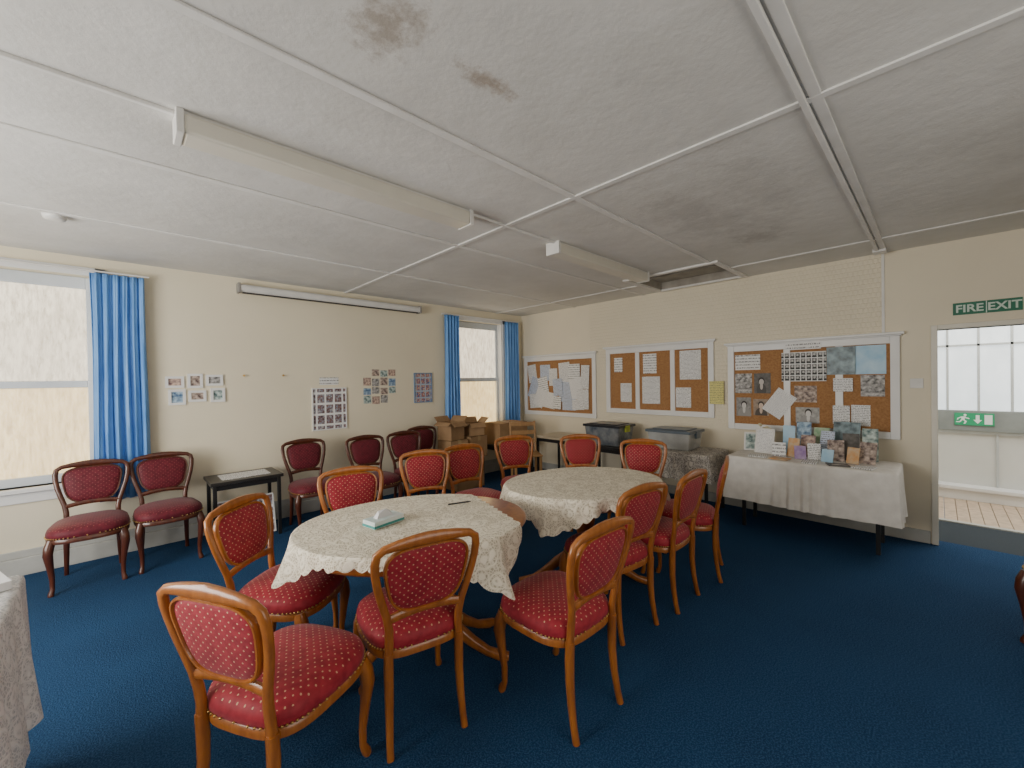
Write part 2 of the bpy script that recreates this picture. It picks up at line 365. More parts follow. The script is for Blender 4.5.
DMAT=M('dark_hall_matting',(.022,.034,.046),(.014,.022,.03),rough=.9,scale=80)
boxes('floor_hall',[((XE+.14,-2.2,-.1),(5.98,.6,0))],DMAT,**ST)
bm=nb();yy=-2.2
while yy<.6:
    box(bm,(5.98,yy,-.1),(7.5,min(.6,yy+.085),0));yy+=.09
O('floor_hall_boards',bm,TILE,**ST)
boxes('trim_%d'%k,[((5.94,-2.0,0),(6.0,.45,.012))],SK,**ST);k+=1
HX=7.25
boxes('wall_hall_far',[((HX,-2.2,0),(HX+.1,.6,.98)),((HX,-2.2,2.35),(HX+.1,.6,H))],HALLW,**ST)
boxes('wall_hall_side',[((5.2,.45,0),(HX,.55,H))],HALLW,**ST)
boxes('wall_hall_end',[((5.2,-2.1,0),(HX,-2.0,H))],HALLW,**ST)
boxes('ceiling_hall',[((5.2,-2.1,H),(7.5,.6,H+.1))],HALLW,**ST)
boxes('baseboard_hall',[((HX-.16,-2.0,0),(HX,.45,.12)),((HX-.19,-2.0,.12),(HX,.45,.16))],WHITE,bevel=.004,**ST)
bm=nb();GRY=M('grey_window_frame',(.55,.57,.56),rough=.5);GRD=M('grey_band_paint',(.27,.29,.28),(.22,.24,.23),rough=.5)
for z in (1.80,2.3):box(bm,(HX,-2.0,z),(HX+.06,.45,z+.025))
y=.42
while y>-2.0:
    box(bm,(HX,y-.011,1.04),(HX+.06,y+.011,2.33));y-=.25
o=O('window_3',bm,GRY,**ST)
b2=nb();box(b2,(HX+.03,-2.0,1.04),(HX+.04,.45,2.33));O('window_pane',b2,G_HALL,parent=o,kind='structure')
boxes('trim_%d'%k,[((HX-.05,-2.0,.80),(HX+.08,.45,1.04))],GRD,bevel=.004,**ST);k+=1
boxes('trim_%d'%k,[((HX-.02,-.47-.01,.16),(HX,-.46,.80)),((HX-.02,.10,.16),(HX,.11,.80)),((HX-.02,-1.0,.16),(HX,-.99,.80)),((HX-.03,-2.0,.77),(HX,.45,.80))],GRY,**ST);k+=1
# ---------------------------------------------------------------- text / flat helpers
MX_E=Matrix(((0,0,-1,0),(-1,0,0,0),(0,1,0,0),(0,0,0,1)))
MX_N=Matrix(((1,0,0,0),(0,0,-1,0),(0,1,0,0),(0,0,0,1)))
def onwall(wall,a,z,off=.0,rot=0,x=None):
    if wall=='E':base_=Matrix.Translation((XE-off if x is None else x,a,z))@MX_E
    else:base_=Matrix.Translation((a,YN-off,z))@MX_N
    return base_@Matrix.Rotation(rad(rot),4,'Z')
def textmesh(name,s,size,mat,parent,loc,ext=.0015,bold=0):
    c=bpy.data.curves.new(name,'FONT');c.body=s;c.size=size;c.align_x='CENTER';c.align_y='CENTER';c.extrude=ext;c.offset=bold
    t=bpy.data.objects.new(name,c);C.objects.link(t);bpy.context.view_layer.update()
    me=bpy.data.meshes.new_from_object(t.evaluated_get(bpy.context.evaluated_depsgraph_get()))
    bpy.data.objects.remove(t);me.materials.clear();me.materials.append(mat)
    o=bpy.data.objects.new(name,me);C.objects.link(o);o.parent=parent;o.location=loc;return o
SGRN=M('sign_green',(.02,.17,.10),rough=.4);SWHT=M('sign_white',(.62,.74,.66),rough=.4)
bm=nb();box(bm,(-.185,-.05,0),(.185,.05,.006))
s=O('fire_exit_sign',bm,SGRN,label='green FIRE EXIT sign fixed above the doorway',cat='sign');s.matrix_world=onwall('E',-.275,2.02)
textmesh('sign_lettering','FIRE',.086,SWHT,s,(-.093,-.003,.007),bold=.002);textmesh('sign_lettering','EXIT',.086,SWHT,s,(.093,-.003,.007),bold=.002)
bm=nb();box(bm,(-.003,-.048,.006),(.003,.048,.0075));O('sign_divider',bm,SWHT,parent=s)
SG2=M('bright_sign_green',(.03,.36,.17),rough=.4)
bm=nb();box(bm,(-.155,-.072,0),(.155,.072,.006))
s=O('exit_direction_sign',bm,SG2,label='green running person sign with a downward arrow',cat='sign');s.matrix_world=onwall('E',-.29,.94,x=HX-.055)
W2=M('sign_pictogram_white',(.85,.9,.87),rough=.4)
def pl(bm,pts,z=.007):bm.faces.new([bm.verts.new((x,y,z)) for x,y in pts])
bm=nb();pl(bm,[(.013,.05),(.043,.05),(.043,-.005),(.063,-.005),(.028,-.05),(-.007,-.005),(.013,-.005)])
O('arrow_symbol',bm,W2,parent=s)
bm=nb();pl(bm,[(.08,.055),(.14,.055),(.14,-.055),(.08,-.055)]);O('doorway_symbol',bm,W2,parent=s)
bm=nb()
bm.faces.new([bm.verts.new((-.07+.013*math.cos(i*.6283),.048+.013*math.sin(i*.6283),.007)) for i in range(10)])
pl(bm,[(-.10,.03),(-.065,.033),(-.075,-.008),(-.10,-.002)]);pl(bm,[(-.095,0),(-.078,-.002),(-.055,-.025),(-.07,-.058),(-.084,-.055),(-.073,-.03)],.0071)
pl(bm,[(-.10,.0),(-.085,-.006),(-.11,-.04),(-.142,-.04),(-.142,-.028),(-.115,-.028)],.0072);pl(bm,[(-.07,.03),(-.062,.022),(-.035,.012),(-.037,.0),(-.067,.01)],.0073);pl(bm,[(-.1,.03),(-.13,.012),(-.138,-.008),(-.128,-.012),(-.12,.004),(-.097,.015)],.0074)
O('running_person_symbol',bm,W2,parent=s)
bm=nb();box(bm,(-.043,-.043,0),(.043,.043,.01));s=O('light_switch',bm,WPLAS,bevel=.003,label='white square light switch on the wall beside the doorway',cat='light switch');s.matrix_world=onwall('E',.13,1.40)
bm=nb();box(bm,(-.012,-.018,.01),(.012,.018,.015));O('switch_rocker',bm,WPLAS,parent=s)
# ---------------------------------------------------------------- ceiling fittings
DIFF=M('diffuser',(.70,.67,.58),(.66,.63,.55),rough=.3)
def batten(x0,x1,label):
    r=E('fluorescent_light',label,'ceiling light','fluorescent ceiling lights');r.location=((x0+x1)/2,2.16,H)
    L=(x1-x0)/2
    bm=nb();box(bm,(-L,-.05,-.03),(L,.05,.002));O('light_body',bm,WPLAS,parent=r)
    bm=nb();box(bm,(-L+.012,-.065,-.095),(L-.012,.065,-.012))
    O('diffuser',bm,DIFF,parent=r,bevel=.012)
    for sx in (-1,1):
        bm=nb();box(bm,(sx*L-.014,-.068,-.098),(sx*L+.014,.068,.001));O('end_cap',bm,WPLAS,parent=r,bevel=.004)
batten(.19,1.67,'long white fluorescent batten light mounted on the ceiling');batten(2.56,4.02,'white fluorescent batten light mounted near the ceiling hatch')
bm=nb();lathe(bm,[(.055,-.0),(.058,-.012),(.05,-.03),(.03,-.036)],n=28)
O('smoke_detector',bm,WPLAS,smooth=True,loc=(-.29,3.93,H),label='round white smoke detector on the ceiling',cat='smoke detector')
r=E('projector_screen','long white retracted screen housing mounted high on wall','projector screen');r.location=(1.955,YN,2.485)
bm=nb();sweep(bm,[(-1.05,-.06,0),(1.05,-.06,0)],(.085,.085),(0,0,1),14,sq=.85);O('screen_housing',bm,WPLAS,parent=r,smooth=True)
bm=nb();box(bm,(-1.03,-.075,-.055),(1.03,-.06,-.04));O('screen_bar',bm,M('dark_bar',(.05,.045,.04)),parent=r)
GPL=M('grey_plastic',(.3,.29,.27))
for sx in (-1,1):
    bm=nb();box(bm,(sx*1.06-.012,-.106,-.05),(sx*1.06+.012,.002,.05));O('end_bracket',bm,GPL,parent=r,bevel=.004)
# ---------------------------------------------------------------- photo frames (north wall)
def frame(wall,a,z,w,h,mat,pic,label,group=None,rot=0,fw=.012,cat='picture frame',name='picture_frame'):
    bm=nb()
    for lo,hi in (((-w/2,-h/2,-.001),(-w/2+fw,h/2,.016)),((w/2-fw,-h/2,-.001),(w/2,h/2,.016)),((-w/2+fw,h/2-fw,-.001),(w/2-fw,h/2,.016)),((-w/2+fw,-h/2,-.001),(w/2-fw,-h/2+fw,.016))):box(bm,lo,hi)
    o=O(name,bm,mat,label=label,cat=cat,group=group)
    bm=nb();box(bm,(-w/2+fw,-h/2+fw,.001),(w/2-fw,h/2-fw,.006));O('photo',bm,pic,parent=o)
    o.matrix_world=onwall(wall,a,z,rot=rot);return o
for i,(x,z,w,h) in enumerate([(.37,1.52,.14,.11),(.525,1.53,.12,.14),(.68,1.535,.14,.11),(.385,1.375,.13,.15),(.54,1.38,.14,.11),(.705,1.385,.12,.14)]):
    frame('N',x,z,w,h,WHITE,P_PH[(4,1,0,2,1,3)[i]],'small white photo frame with colour snapshot on cream wall','white photo frames',fw=.022)
def sheet(wall,a,z,w,h,mat,label,rot=0,off=.0,name='notice_paper',cat='paper notice',group=None,x=None):
    bm=nb();box(bm,(-w/2,-h/2,-.001),(w/2,h/2,.0015))
    o=O(name,bm,mat,label=label,cat=cat,group=group);o.matrix_world=onwall(wall,a,z,off=off,rot=rot,x=x);return o
frame('N',1.80,1.18,.40,.50,WHITE,P_CO2,'white multi-photo collage frame on cream wall',name='collage_frame')
sheet('N',1.80,1.51,.22,.09,P_T[2],'small printed caption sheet above the photo collage')
for i in range(4):
    for j in range(4):
        if (i,j) in ((0,0),(3,3)):continue
        sheet('N',2.27+i*.115,1.60-j*.115+.012*((i*3+j)%2),.10,.10 if j%2 else .085,P_PH[(0,1,4,1,2,0,3)[(i*3+j*2)%7]],'small colour snapshot stuck to the cream wall',name='photo_print',cat='photograph',group='snapshots on the wall',rot=random.uniform(-2,2),off=0)
frame('N',3.085,1.40,.29,.42,M('blue_grey_frame',(.20,.30,.45)),P_CO,'tall blue framed photo collage near the curtain',name='collage_frame')
for x in (.93,1.30):
    bm=nb();lathe(bm,[(.006,0),(.006,.02),(.012,.024),(.012,.028)],n=10);o=O('wall_hook',bm,BRASS,label='tiny brass hook on the cream wall',cat='hook',group='wall hooks');o.matrix_world=onwall('N',x,1.58)
# ---------------------------------------------------------------- notice boards
def board(name,y0,y1,z0,z1,div,label,cap=True):
    w=y0-y1;h=z1-z0;fw=.065
    r=E(name,label,'notice board','cork notice boards');r.matrix_world=onwall('E',(y0+y1)/2,(z0+z1)/2)
    bm=nb()
    for lo,hi in (((-w/2,-h/2,0),(-w/2+fw,h/2,.032)),((w/2-fw,-h/2,0),(w/2,h/2,.032)),((-w/2+fw,h/2-fw,0),(w/2-fw,h/2,.032)),((-w/2+fw,-h/2,0),(w/2-fw,-h/2+fw,.032))):box(bm,lo,hi)
    if cap:
        box(bm,(-w/2-.03,h/2+.012,0),(w/2+.03,h/2+.035,.065));box(bm,(-w/2-.012,h/2,0),(w/2+.012,h/2+.012,.045))
    for d in div:box(bm,(d*w-w/2-.03,-h/2+fw,0),(d*w-w/2+.03,h/2-fw,.024))
    O('board_frame',bm,WHITE,parent=r,bevel=.004)
    bm=nb();box(bm,(-w/2+fw,-h/2+fw,0),(w/2-fw,h/2-fw,.012));O('cork_panel',bm,CORK,parent=r)
    return (y0,y1,z0,z1)
B1=board('notice_board',4.96,3.49,.90,1.86,[],'white framed cork board crowded with notices by the corner')
B2=board('notice_board',3.31,1.83,1.0,1.90,[.33,.66],'white framed three panel cork board with printed notices')
B3=board('notice_board',1.675,.235,.89,1.83,[.40,.70],'white framed cork board filled with photographs and papers')
def pin(B,px,py,R,w,h,mat,rot=0,label='printed white notice pinned to the cork board',off=.0132,**k):
    y=B[0]+(B[1]-B[0])*px;z=B[3]+(B[2]-B[3])*py
    sheet('E',y,z,w,h,mat,label,rot=rot,off=off,group=R,**k)
PB1='papers on the corner board'
L1=[(.12,.28,.19,.30,0,8),(.16,.54,.24,.36,3,-20),(.15,.76,.22,.24,1,5),(.32,.27,.22,.26,3,0),(.29,.50,.21,.30,2,10),(.37,.74,.28,.26,4,-8),(.44,.35,.17,.28,1,0),(.24,.70,.22,.30,4,-25),
(.60,.28,.22,.32,0,4),(.62,.60,.26,.32,3,-6),(.73,.28,.22,.26,2,0),(.76,.54,.24,.32,4,12),(.84,.71,.21,.30,1,0),(.87,.36,.15,.36,0,-3),(.66,.80,.26,.18,3,0),(.78,.80,.22,.16,1,3),(.51,.52,.19,.27,3,5),(.50,.78,.16,.20,2,-4)]
for i,(a,b,w,h,m,rt) in enumerate(L1):pin(B1,a,b,PB1,w,h,P_T[m],rt,off=.0132+.0014*i)
PB2='papers on the three panel board'
for i,(a,b,w,h,m,rt) in enumerate([(.13,.25,.13,.20,2,0),(.21,.68,.17,.26,0,0),(.45,.25,.19,.26,2,0),(.46,.64,.25,.36,1,0),(.81,.29,.26,.36,0,0),(.75,.74,.19,.25,1,0)]):
    pin(B2,a,b,PB2,w,h,P_T[m],rt)
sheet('E',1.80,1.30,.16,.27,P_TY,'yellow printed sheet taped beside the cork board',off=.034)
PB3='papers on the photograph board'
Pt,Ph,Po=P_T,P_PH,P_PO
LP='photograph print pinned to the cork board'
for i,(a,b,w,h,m,rt,o_) in enumerate([(.14,.20,.25,.17,Pt[2],0,.0132),(.11,.45,.17,.22,Ph[0],0,.0132),(.24,.45,.16,.22,Po[1],0,.0132),(.11,.73,.15,.21,Po[0],0,.0132),(.23,.73,.15,.18,Po[2],0,.0132),
    (.50,.035,.30,.09,Pt[2],0,.034),(.50,.27,.38,.30,P_CP,0,.0255),(.35,.68,.2,.28,Pt[4],-35,.0255),(.51,.57,.19,.17,Ph[1],0,.0132),(.52,.80,.20,.16,Po[3],0,.0132),
    (.71,.22,.22,.27,DKP,0,.0255),(.86,.22,.22,.27,PALEB,0,.0132),(.72,.47,.15,.13,Pt[0],0,.0255),(.87,.48,.17,.20,Ph[0],0,.0132),(.71,.78,.13,.18,Pt[1],0,.0255),(.81,.78,.14,.2,Pt[0],0,.0132)]):
    isP=m in Ph or m in Po or m is P_CP
    nm,ct,lb=('photo_print','photograph',LP) if isP else (('poster','poster','glossy poster pinned at the top of cork board') if m in (DKP,PALEB) else ('notice_paper','paper notice','printed white notice pinned to the cork board'))
    pin(B3,a,b,PB3,w,h,m,rt,label=lb,name=nm,cat=ct,off=o_)
# ---------------------------------------------------------------- balloon-back chair
def yback(z):return -.20-.08*max(0,(z-.45)/.45)**1.2
def chair(wd,fs,fb,label,group):
    r=E('dining_chair',label,'chair',group)
    def outline(sc=1.,n=40):
        pts=[]
        for i in range(n):
            a=2*math.pi*i/n;c,s=math.cos(a),math.sin(a)
            x=math.copysign(abs(c)**.55,c);y=math.copysign(abs(s)**.6,s)
            hw=.205+.03*(y+1)/2
            pts.append((x*hw*sc,(y*.215+.01+.02*(1-x*x)*(y>0)*y)*sc))
        return pts
    def prism(bm,levels):
        rg=[]
        for sc,z in levels:rg.append([bm.verts.new((x,y,z)) for x,y in outline(sc)])
        n=len(rg[0])
        for A,B in zip(rg,rg[1:]):
            for k in range(n):bm.faces.new((A[k],A[(k+1)%n],B[(k+1)%n],B[k]))
        bm.faces.new(rg[0]);bm.faces.new(rg[-1])
    bm=nb();prism(bm,[(.95,.380),(.99,.385),(1.0,.41),(.97,.42)]);O('seat_rail',bm,wd,parent=r,smooth=True)
    bm=nb();prism(bm,[(.97,.418),(1.0,.43),(1.0,.452),(.97,.474),(.88,.493),(.68,.508),(.4,.516),(.15,.518)]);O('seat',bm,fs,parent=r,smooth=True)
    bm=nb()
    o=outline(1.0,64)
    for x,y in o:
        m4=Matrix.Translation((x*1.006,y*1.006,.427));bmesh.ops.create_icosphere(bm,subdivisions=1,radius=.0055,matrix=m4)
    t=O('nail_trim',bm,BRASS,parent=r,smooth=True);t['kind']='stuff'
    half=[(.150,.40),(.147,.46),(.148,.52),(.158,.58),(.178,.65),(.196,.72),(.206,.78),(.209,.83),(.203,.868),(.176,.889),(.12,.898),(.06,.903),(0,.905)]
    path=[(-x,yback(z),z) for x,z in half]+[(x,yback(z),z) for x,z in half[-2::-1]]
    sz=[(.034,.028)]*3+[(.032,.025)]*4+[(.034,.025)]*3+[(.042,.026),(.050,.027),(.054,.028)];sz=sz+sz[-2::-1]
    bm=nb();sweep(bm,path,sz,(0,1,0),10)
    lr=[(x,yback(.575)+.002,.568+.018*(1-(x/.155)**2)) for x in [-.155+.31*i/8 for i in range(9)]]
    sweep(bm,lr,(.036,.022),(0,1,0),8)
    def pad(n=44,sc=1):
        P=[]
        for i in range(n):
            a=2*math.pi*i/n;c,s=math.cos(a),math.sin(a)
            x=math.copysign(abs(c)**.54,c);z=math.copysign(abs(s)**.6,s)
            hw=.162+.024*z;P.append((x*hw*sc,.733+z*.142*sc))
        return P
    sweep(bm,[(x,yback(z),z) for x,z in pad()],(.014,.028),(0,1,0),8,closed=True)
    O('backrest',bm,wd,parent=r,smooth=True)
    bm=nb()
    for sg in (1,-1):
        rg=[]
        for sc,off in ((1.0,.002),(.93,.013),(.8,.020),(.55,.026),(.25,.029)):
            rg.append([bm.verts.new((x,yback(z)+sg*off*(1 if sg>0 else .6),z)) for x,z in pad(44,sc)])
        n=44
        for A,B in zip(rg,rg[1:]):
            for k in range(n):bm.faces.new((A[k],A[(k+1)%n],B[(k+1)%n],B[k]))
        bm.faces.new(rg[-1])
    O('backrest_cushion',bm,fb,parent=r,smooth=True)
    for sx in (-1,1):
        bm=nb();sweep(bm,[(sx*.185,.175,.41),(sx*.196,.19,.36),(sx*.2,.197,.31),(sx*.192,.19,.22),(sx*.184,.182,.12),(sx*.184,.182,.05),(sx*.19,.192,.02),(sx*.192,.196,0)],
            [(.05,.05),(.056,.056),(.052,.052),(.038,.038),(.029,.029),(.026,.026),(.034,.034),(.03,.03)],(0,1,0),10)
        O('leg',bm,wd,parent=r,smooth=True)
        bm=nb();sweep(bm,[(sx*.150,-.20,.42),(sx*.15,-.196,.34),(sx*.15,-.196,.25),(sx*.152,-.204,.15),(sx*.155,-.218,.06),(sx*.157,-.232,0)],
            [(.036,.036),(.038,.038),(.036,.034),(.032,.03),(.028,.028),(.028,.028)],(0,1,0),10)
        O('leg',bm,wd,parent=r,smooth=True)
    r.scale=(1,1,.955)
    return r
def place(o,x,y,face):o.location=(x,y,0);o.rotation_euler=(0,0,rad(face-90))
G1='dining chairs around the tables';G2='chairs along the wall'
LH='honey wood balloon-back chair with dotted red upholstery at the oval table'
LD='dark wood balloon-back chair with maroon upholstery against the wall'
ch=chair(W_HON,F_S,F_B,LH,G1)
P1=[(.42,1.66,29),(.62,2.36,-49),(.945,1.68,76),(1.475,1.25,88),(2.18,1.43,82),(2.66,1.37,90),(3.18,1.36,108),(1.12,2.64,258),(1.83,2.88,250),(2.30,2.86,262),(2.96,2.95,245),(3.42,2.50,228),(3.46,1.90,205)]
for i,(x,y,a) in enumerate(P1):
    c=ch if i==0 else clone(ch);place(c,x,y,a)
dk=chair(W_DRK,FD_S,FD_B,LD,G2)
for i,(x,y,a) in enumerate([(-.19,4.55,268),(.27,4.58,273),(1.42,4.50,270),(1.99,4.26,268),(2.47,4.26,266),(2.92,4.58,268),(3.62,-.585,150)]):
    c=dk if i==0 else clone(dk);place(c,x,y,a)
    if i==6:c['label']='dark wood chair with maroon seat standing alone on carpet'
# ---------------------------------------------------------------- cloth
def cloth(name,Ef,Rf,ztop,mat,parent,nf=15,seed=0,n=300,flare=.16,wav=.75):
    bm=nb();K=46;rings=[]
    for j in range(1,K+1):
        rg=[]
        for i in range(n):
            a=2*math.pi*i/n;R=Rf(a);e=Ef(a);t=j/K
            if R>e: rr=(t/.35)*e if t<.35 else e+(t-.35)/.65*(R-e)
            else: rr=t*R
            ex=max(0,rr-e)
            w=math.sin(nf*a+seed)+.5*math.sin(nf*1.7*a+2*seed)
            out=.012*min(1,ex/.02)+min(.06,ex*flare)*(1+wav*w)
            rad_=min(rr,e)+out
            z=ztop-max(0,ex-.006)+.0015*math.sin(9*rr+3*a)+.0015
            rg.append(bm.verts.new((rad_*math.cos(a),rad_*math.sin(a),z)))
        rings.append(rg)
    c=bm.verts.new((0,0,ztop+.002))
    for i in range(n):bm.faces.new((c,rings[0][i],rings[0][(i+1)%n]))
    for A,B in zip(rings,rings[1:]):
        for i in range(n):bm.faces.new((A[i],B[i],B[(i+1)%n],A[(i+1)%n]))
    return O(name,bm,mat,parent=parent,smooth=True)
def ell(a,b):return lambda t:1/math.sqrt((math.cos(t)/a)**2+(math.sin(t)/b)**2)
def dropf(a,b,keys,clip=None,nsc=52):
    E_=ell(a,b);ks=sorted(keys);ks=[(ks[-1][0]-360,ks[-1][1])]+ks+[(ks[0][0]+360,ks[0][1])]
    def f(t):
        d=math.degrees(t)%360
        for (p,v),(q,w) in zip(ks,ks[1:]):
            if p<=d<=q:
                u=(d-p)/(q-p);u=u*u*(3-2*u);dr=v+(w-v)*u;break
        r=E_(t)+dr
        if clip:
            c=math.cos(t-rad(clip[1]))
            if c>.01:r=min(r,clip[0]/c)
        return r+.018*abs(math.sin(nsc*t/2))
    return f
def rect(a,b):
    return lambda t:min(a/max(1e-6,abs(math.cos(t))),b/max(1e-6,abs(math.sin(t))))
def oval_table(x,y,rot,a,b,label,seed,clabel,Rf):
    r=E('oval_table',label,'table','oval tables');r.location=(x,y,0);r.rotation_euler=(0,0,rad(rot))
    bm=nb();lathe(bm,[(.90,.715),(.97,.718),(1,.726),(1,.74),(.985,.748),(.97,.75)],n=72,sx=a,sy=b);O('tabletop',bm,W_HON,parent=r,smooth=True)
    bm=nb();lathe(bm,[(.84,.64),(.90,.645),(.92,.66),(.92,.716),(.6,.716)],n=72,sx=a,sy=b);O('apron',bm,W_HON,parent=r,smooth=True)
    bm=nb();lathe(bm,[(.06,.16),(.085,.18),(.09,.22),(.06,.26),(.045,.32),(.06,.40),(.075,.48),(.05,.54),(.06,.60),(.12,.65)],n=28);O('pedestal',bm,W_HON,parent=r,smooth=True)
    for q in (20,160,200,340):
        cx,cy=math.cos(rad(q)),math.sin(rad(q))
        pr=[(.04,.22),(.12,.215),(.2,.17),(.29,.10),(.37,.05),(.44,.028),(.48,.025)]
        bm=nb();sweep(bm,[(cx*d,cy*d,z) for d,z in pr],[(.06,.08),(.06,.085),(.055,.07),(.05,.055),(.045,.045),(.05,.05),(.04,.04)],(0,0,1),10)
        O('leg',bm,W_HON,parent=r,smooth=True)
    c=cloth('lace_tablecloth',ell(a,b),Rf,.7505,LACE,None,13,seed,flare=.22)
    tag(c,clabel,'tablecloth',None,'lace tablecloths');c.location=(x,y,0);c.rotation_euler=(0,0,rad(rot))
oval_table(1.13,1.93,-27,.595,.455,'honey wood oval pedestal table covered with cream lace',1,'cream scalloped lace cloth draped over table with tissue box',
  dropf(.595,.455,[(0,.1),(60,.18),(120,.2),(160,.16),(190,.18),(222,.045),(255,.05),(285,.12),(316,.26),(340,.2)],clip=(.43,12)))
oval_table(2.40,1.77,-27,.575,.44,'honey wood oval pedestal table under cream lace',2.3,'cream scalloped lace cloth draped over bare second table',
  dropf(.575,.44,[(0,.14),(60,.2),(120,.16),(190,.08),(222,.20),(262,.07),(300,.15),(330,.10)]))
TB=M('tissue_box_print',(.78,.80,.78),(.55,.70,.68),rough=.5,scale=14);TEAL=M('teal_band',(.04,.30,.28),rough=.5)
r=E('tissue_box','flat white and teal tissue box on lace cloth','tissue box');r.location=(.97,1.99,.756);r.rotation_euler=(0,0,rad(10))
bm=nb();box(bm,(-.09,-.05,0),(.09,.05,.036));O('box_body',bm,TB,parent=r,bevel=.003)
bm=nb();box(bm,(-.091,-.051,.004),(.091,.051,.016));O('printed_band',bm,TEAL,parent=r)
bm=nb()
v=[bm.verts.new(p) for p in [(-.05,-.015,.035),(.05,-.015,.035),(.055,.015,.035),(-.05,.02,.035),(-.035,-.01,.06),(.02,.005,.07),(.045,.01,.055),(-.02,.02,.065)]]
for q in ((0,1,5,4),(1,2,6,5),(2,3,7,6),(3,0,4,7),(4,5,6,7)):bm.faces.new([v[i] for i in q])
O('tissue',bm,PAPERW,parent=r,smooth=True)
bm=nb();sweep(bm,[(-.07,0,.006),(.05,0,.006),(.07,0,.006)],[(.009,.009),(.009,.009),(.003,.003)],(0,0,1),8)
o=O('pen',bm,M('black_pen',(.01,.01,.015),rough=.3),smooth=True,loc=(1.44,1.97,.756),label='black ballpoint pen lying on lace tablecloth',cat='pen');o.rotation_euler=(0,0,rad(-20))
# ---------------------------------------------------------------- rectangular tables
def rtable(name,x0,x1,y0,y1,h,mat,label,leg=.03,inset=.02):
    r=E(name,label,'table');cx,cy=(x0+x1)/2,(y0+y1)/2;r.location=(cx,cy,0);a,b=(x1-x0)/2,(y1-y0)/2
    bm=nb();box(bm,(-a,-b,h-.03),(a,b,h));O('tabletop',bm,mat,parent=r,bevel=.004)
    bm=nb()
    for lo,hi in (((-a+.03,-b+.03,h-.08),(a-.03,-b+.045,h-.03)),((-a+.03,b-.045,h-.08),(a-.03,b-.03,h-.03)),((-a+.03,-b+.03,h-.08),(-a+.045,b-.03,h-.03)),((a-.045,-b+.03,h-.08),(a-.03,b-.03,h-.03))):box(bm,lo,hi)
    O('apron',bm,BLACK,parent=r)
    for sx in (-1,1):
        for sy in (-1,1):
            bm=nb();X,Y=sx*(a-inset-leg/2),sy*(b-inset-leg/2);box(bm,(X-leg/2,Y-leg/2,0),(X+leg/2,Y+leg/2,h-.03));O('leg',bm,BLACK,parent=r,bevel=.003)
    return r
rtable('side_table',.56,1.15,4.50,4.94,.60,BLKW,'small dark side table with black legs between wall chairs')
fr=frame('N',.86,.30,.48,.38,WHITE,P_CO2,'white collage frame leaning under the small side table',name='collage_frame');fr.matrix_world=Matrix.Translation((.86,4.66,.195))@Matrix.Rotation(rad(-14),4,'X')@MX_N
bm=nb();box(bm,(-.2,-.14,0),(.2,.14,.003));O('paper_sheet',bm,P_T[0],loc=(.86,4.72,.601),label='printed sheet lying on small dark side table',cat='paper')
def clothtable(x0,x1,y0,y1,h,drop,mat,label,clabel,nf,seed,flare=.14,cat='tablecloth',wav=.75,inset=.02):
    rtable('folding_table',x0,x1,y0,y1,h,BLKW,label,inset=inset)
    a,b=(x1-x0)/2,(y1-y0)/2
    c=cloth('tablecloth',rect(a+.003,b+.003),lambda t:rect(a,b)(t)+drop,h+.002,mat,None,nf,seed,n=360,flare=flare,wav=wav)
    tag(c,clabel,cat);c.location=((x0+x1)/2,(y0+y1)/2,0)
clothtable(4.36,4.94,.23,1.46,.70,.43,LINEN,'long folding table with black legs below the notice board','white damask cloth draped over the leaflet table',22,.4,.045,wav=.6,inset=.10)
clothtable(4.40,4.94,1.66,2.52,.66,.30,LACED,'small black legged table below the three panel board','patterned lace cloth on the table with storage box',18,1.7,.08)
clothtable(-1.30,-.30,1.84,2.48,.755,.52,LACEW,'table under white lace cloth standing alone near the wall','white lace cloth draped over the small lone table',16,3,.05)
bm=nb();box(bm,(-.13,-.09,0),(.13,.09,.03));o=O('paper_stack',bm,PAPERW,loc=(-.45,2.37,.7605),label='white papers stacked on the lace covered table',cat='papers');o.rotation_euler=(0,0,.3)
rtable('side_table',4.42,4.97,2.66,3.40,.62,BLKW,'low black table carrying a lidded storage box')
rtable('side_table',4.42,4.97,3.52,4.15,.66,M('beige_laminate',(.5,.42,.3),rough=.4),'small table with pale top and black legs in corner')
rtable('side_table',3.98,4.72,4.42,4.90,.52,BLKW,'low dark table under the corner window')
LIME=M('lime_handle',(.45,.5,.05))
def tub(x,y,z,lx,ly,h,mat,lid,label,hm):
    r=E('storage_box',label,'storage box','plastic storage boxes');r.location=(x,y,z)
    bm=nb();a,b=lx/2,ly/2
    lo=[(-a*.88,-b*.9,0),(a*.88,-b*.9,0),(a*.88,b*.9,0),(-a*.88,b*.9,0)];hi=[(-a,-b,h),(a,-b,h),(a,b,h),(-a,b,h)]
    A=[bm.verts.new(p) for p in lo];B=[bm.verts.new(p) for p in hi];bm.faces.new(A);bm.faces.new(B)
    for i in range(4):bm.faces.new((A[i],A[(i+1)%4],B[(i+1)%4],B[i]))
    O('box_body',bm,mat,parent=r,bevel=.015)
    bm=nb();box(bm,(-a-.015,-b-.015,h-.012),(a+.015,b+.015,h+.02));box(bm,(-a*.8,-b*.8,h+.02),(a*.8,b*.8,h+.03));O('lid',bm,lid,parent=r,bevel=.008)
    for s in (-1,1):
        bm=nb();box(bm,(-.05,s*(b+.012)-.012,h-.07),(.05,s*(b+.012)+.012,h+.012));O('handle',bm,hm,parent=r,bevel=.004)
CLR=M('clear_plastic_with_contents',(.30,.31,.31),(.07,.09,.12),rough=.15,scale=9,coat=.6)
CLR2=M('pale_clear_plastic',(.46,.47,.46),(.32,.33,.32),rough=.15,scale=7,coat=.6)
BGL=M('blue_grey_lid',(.10,.13,.16),rough=.3)
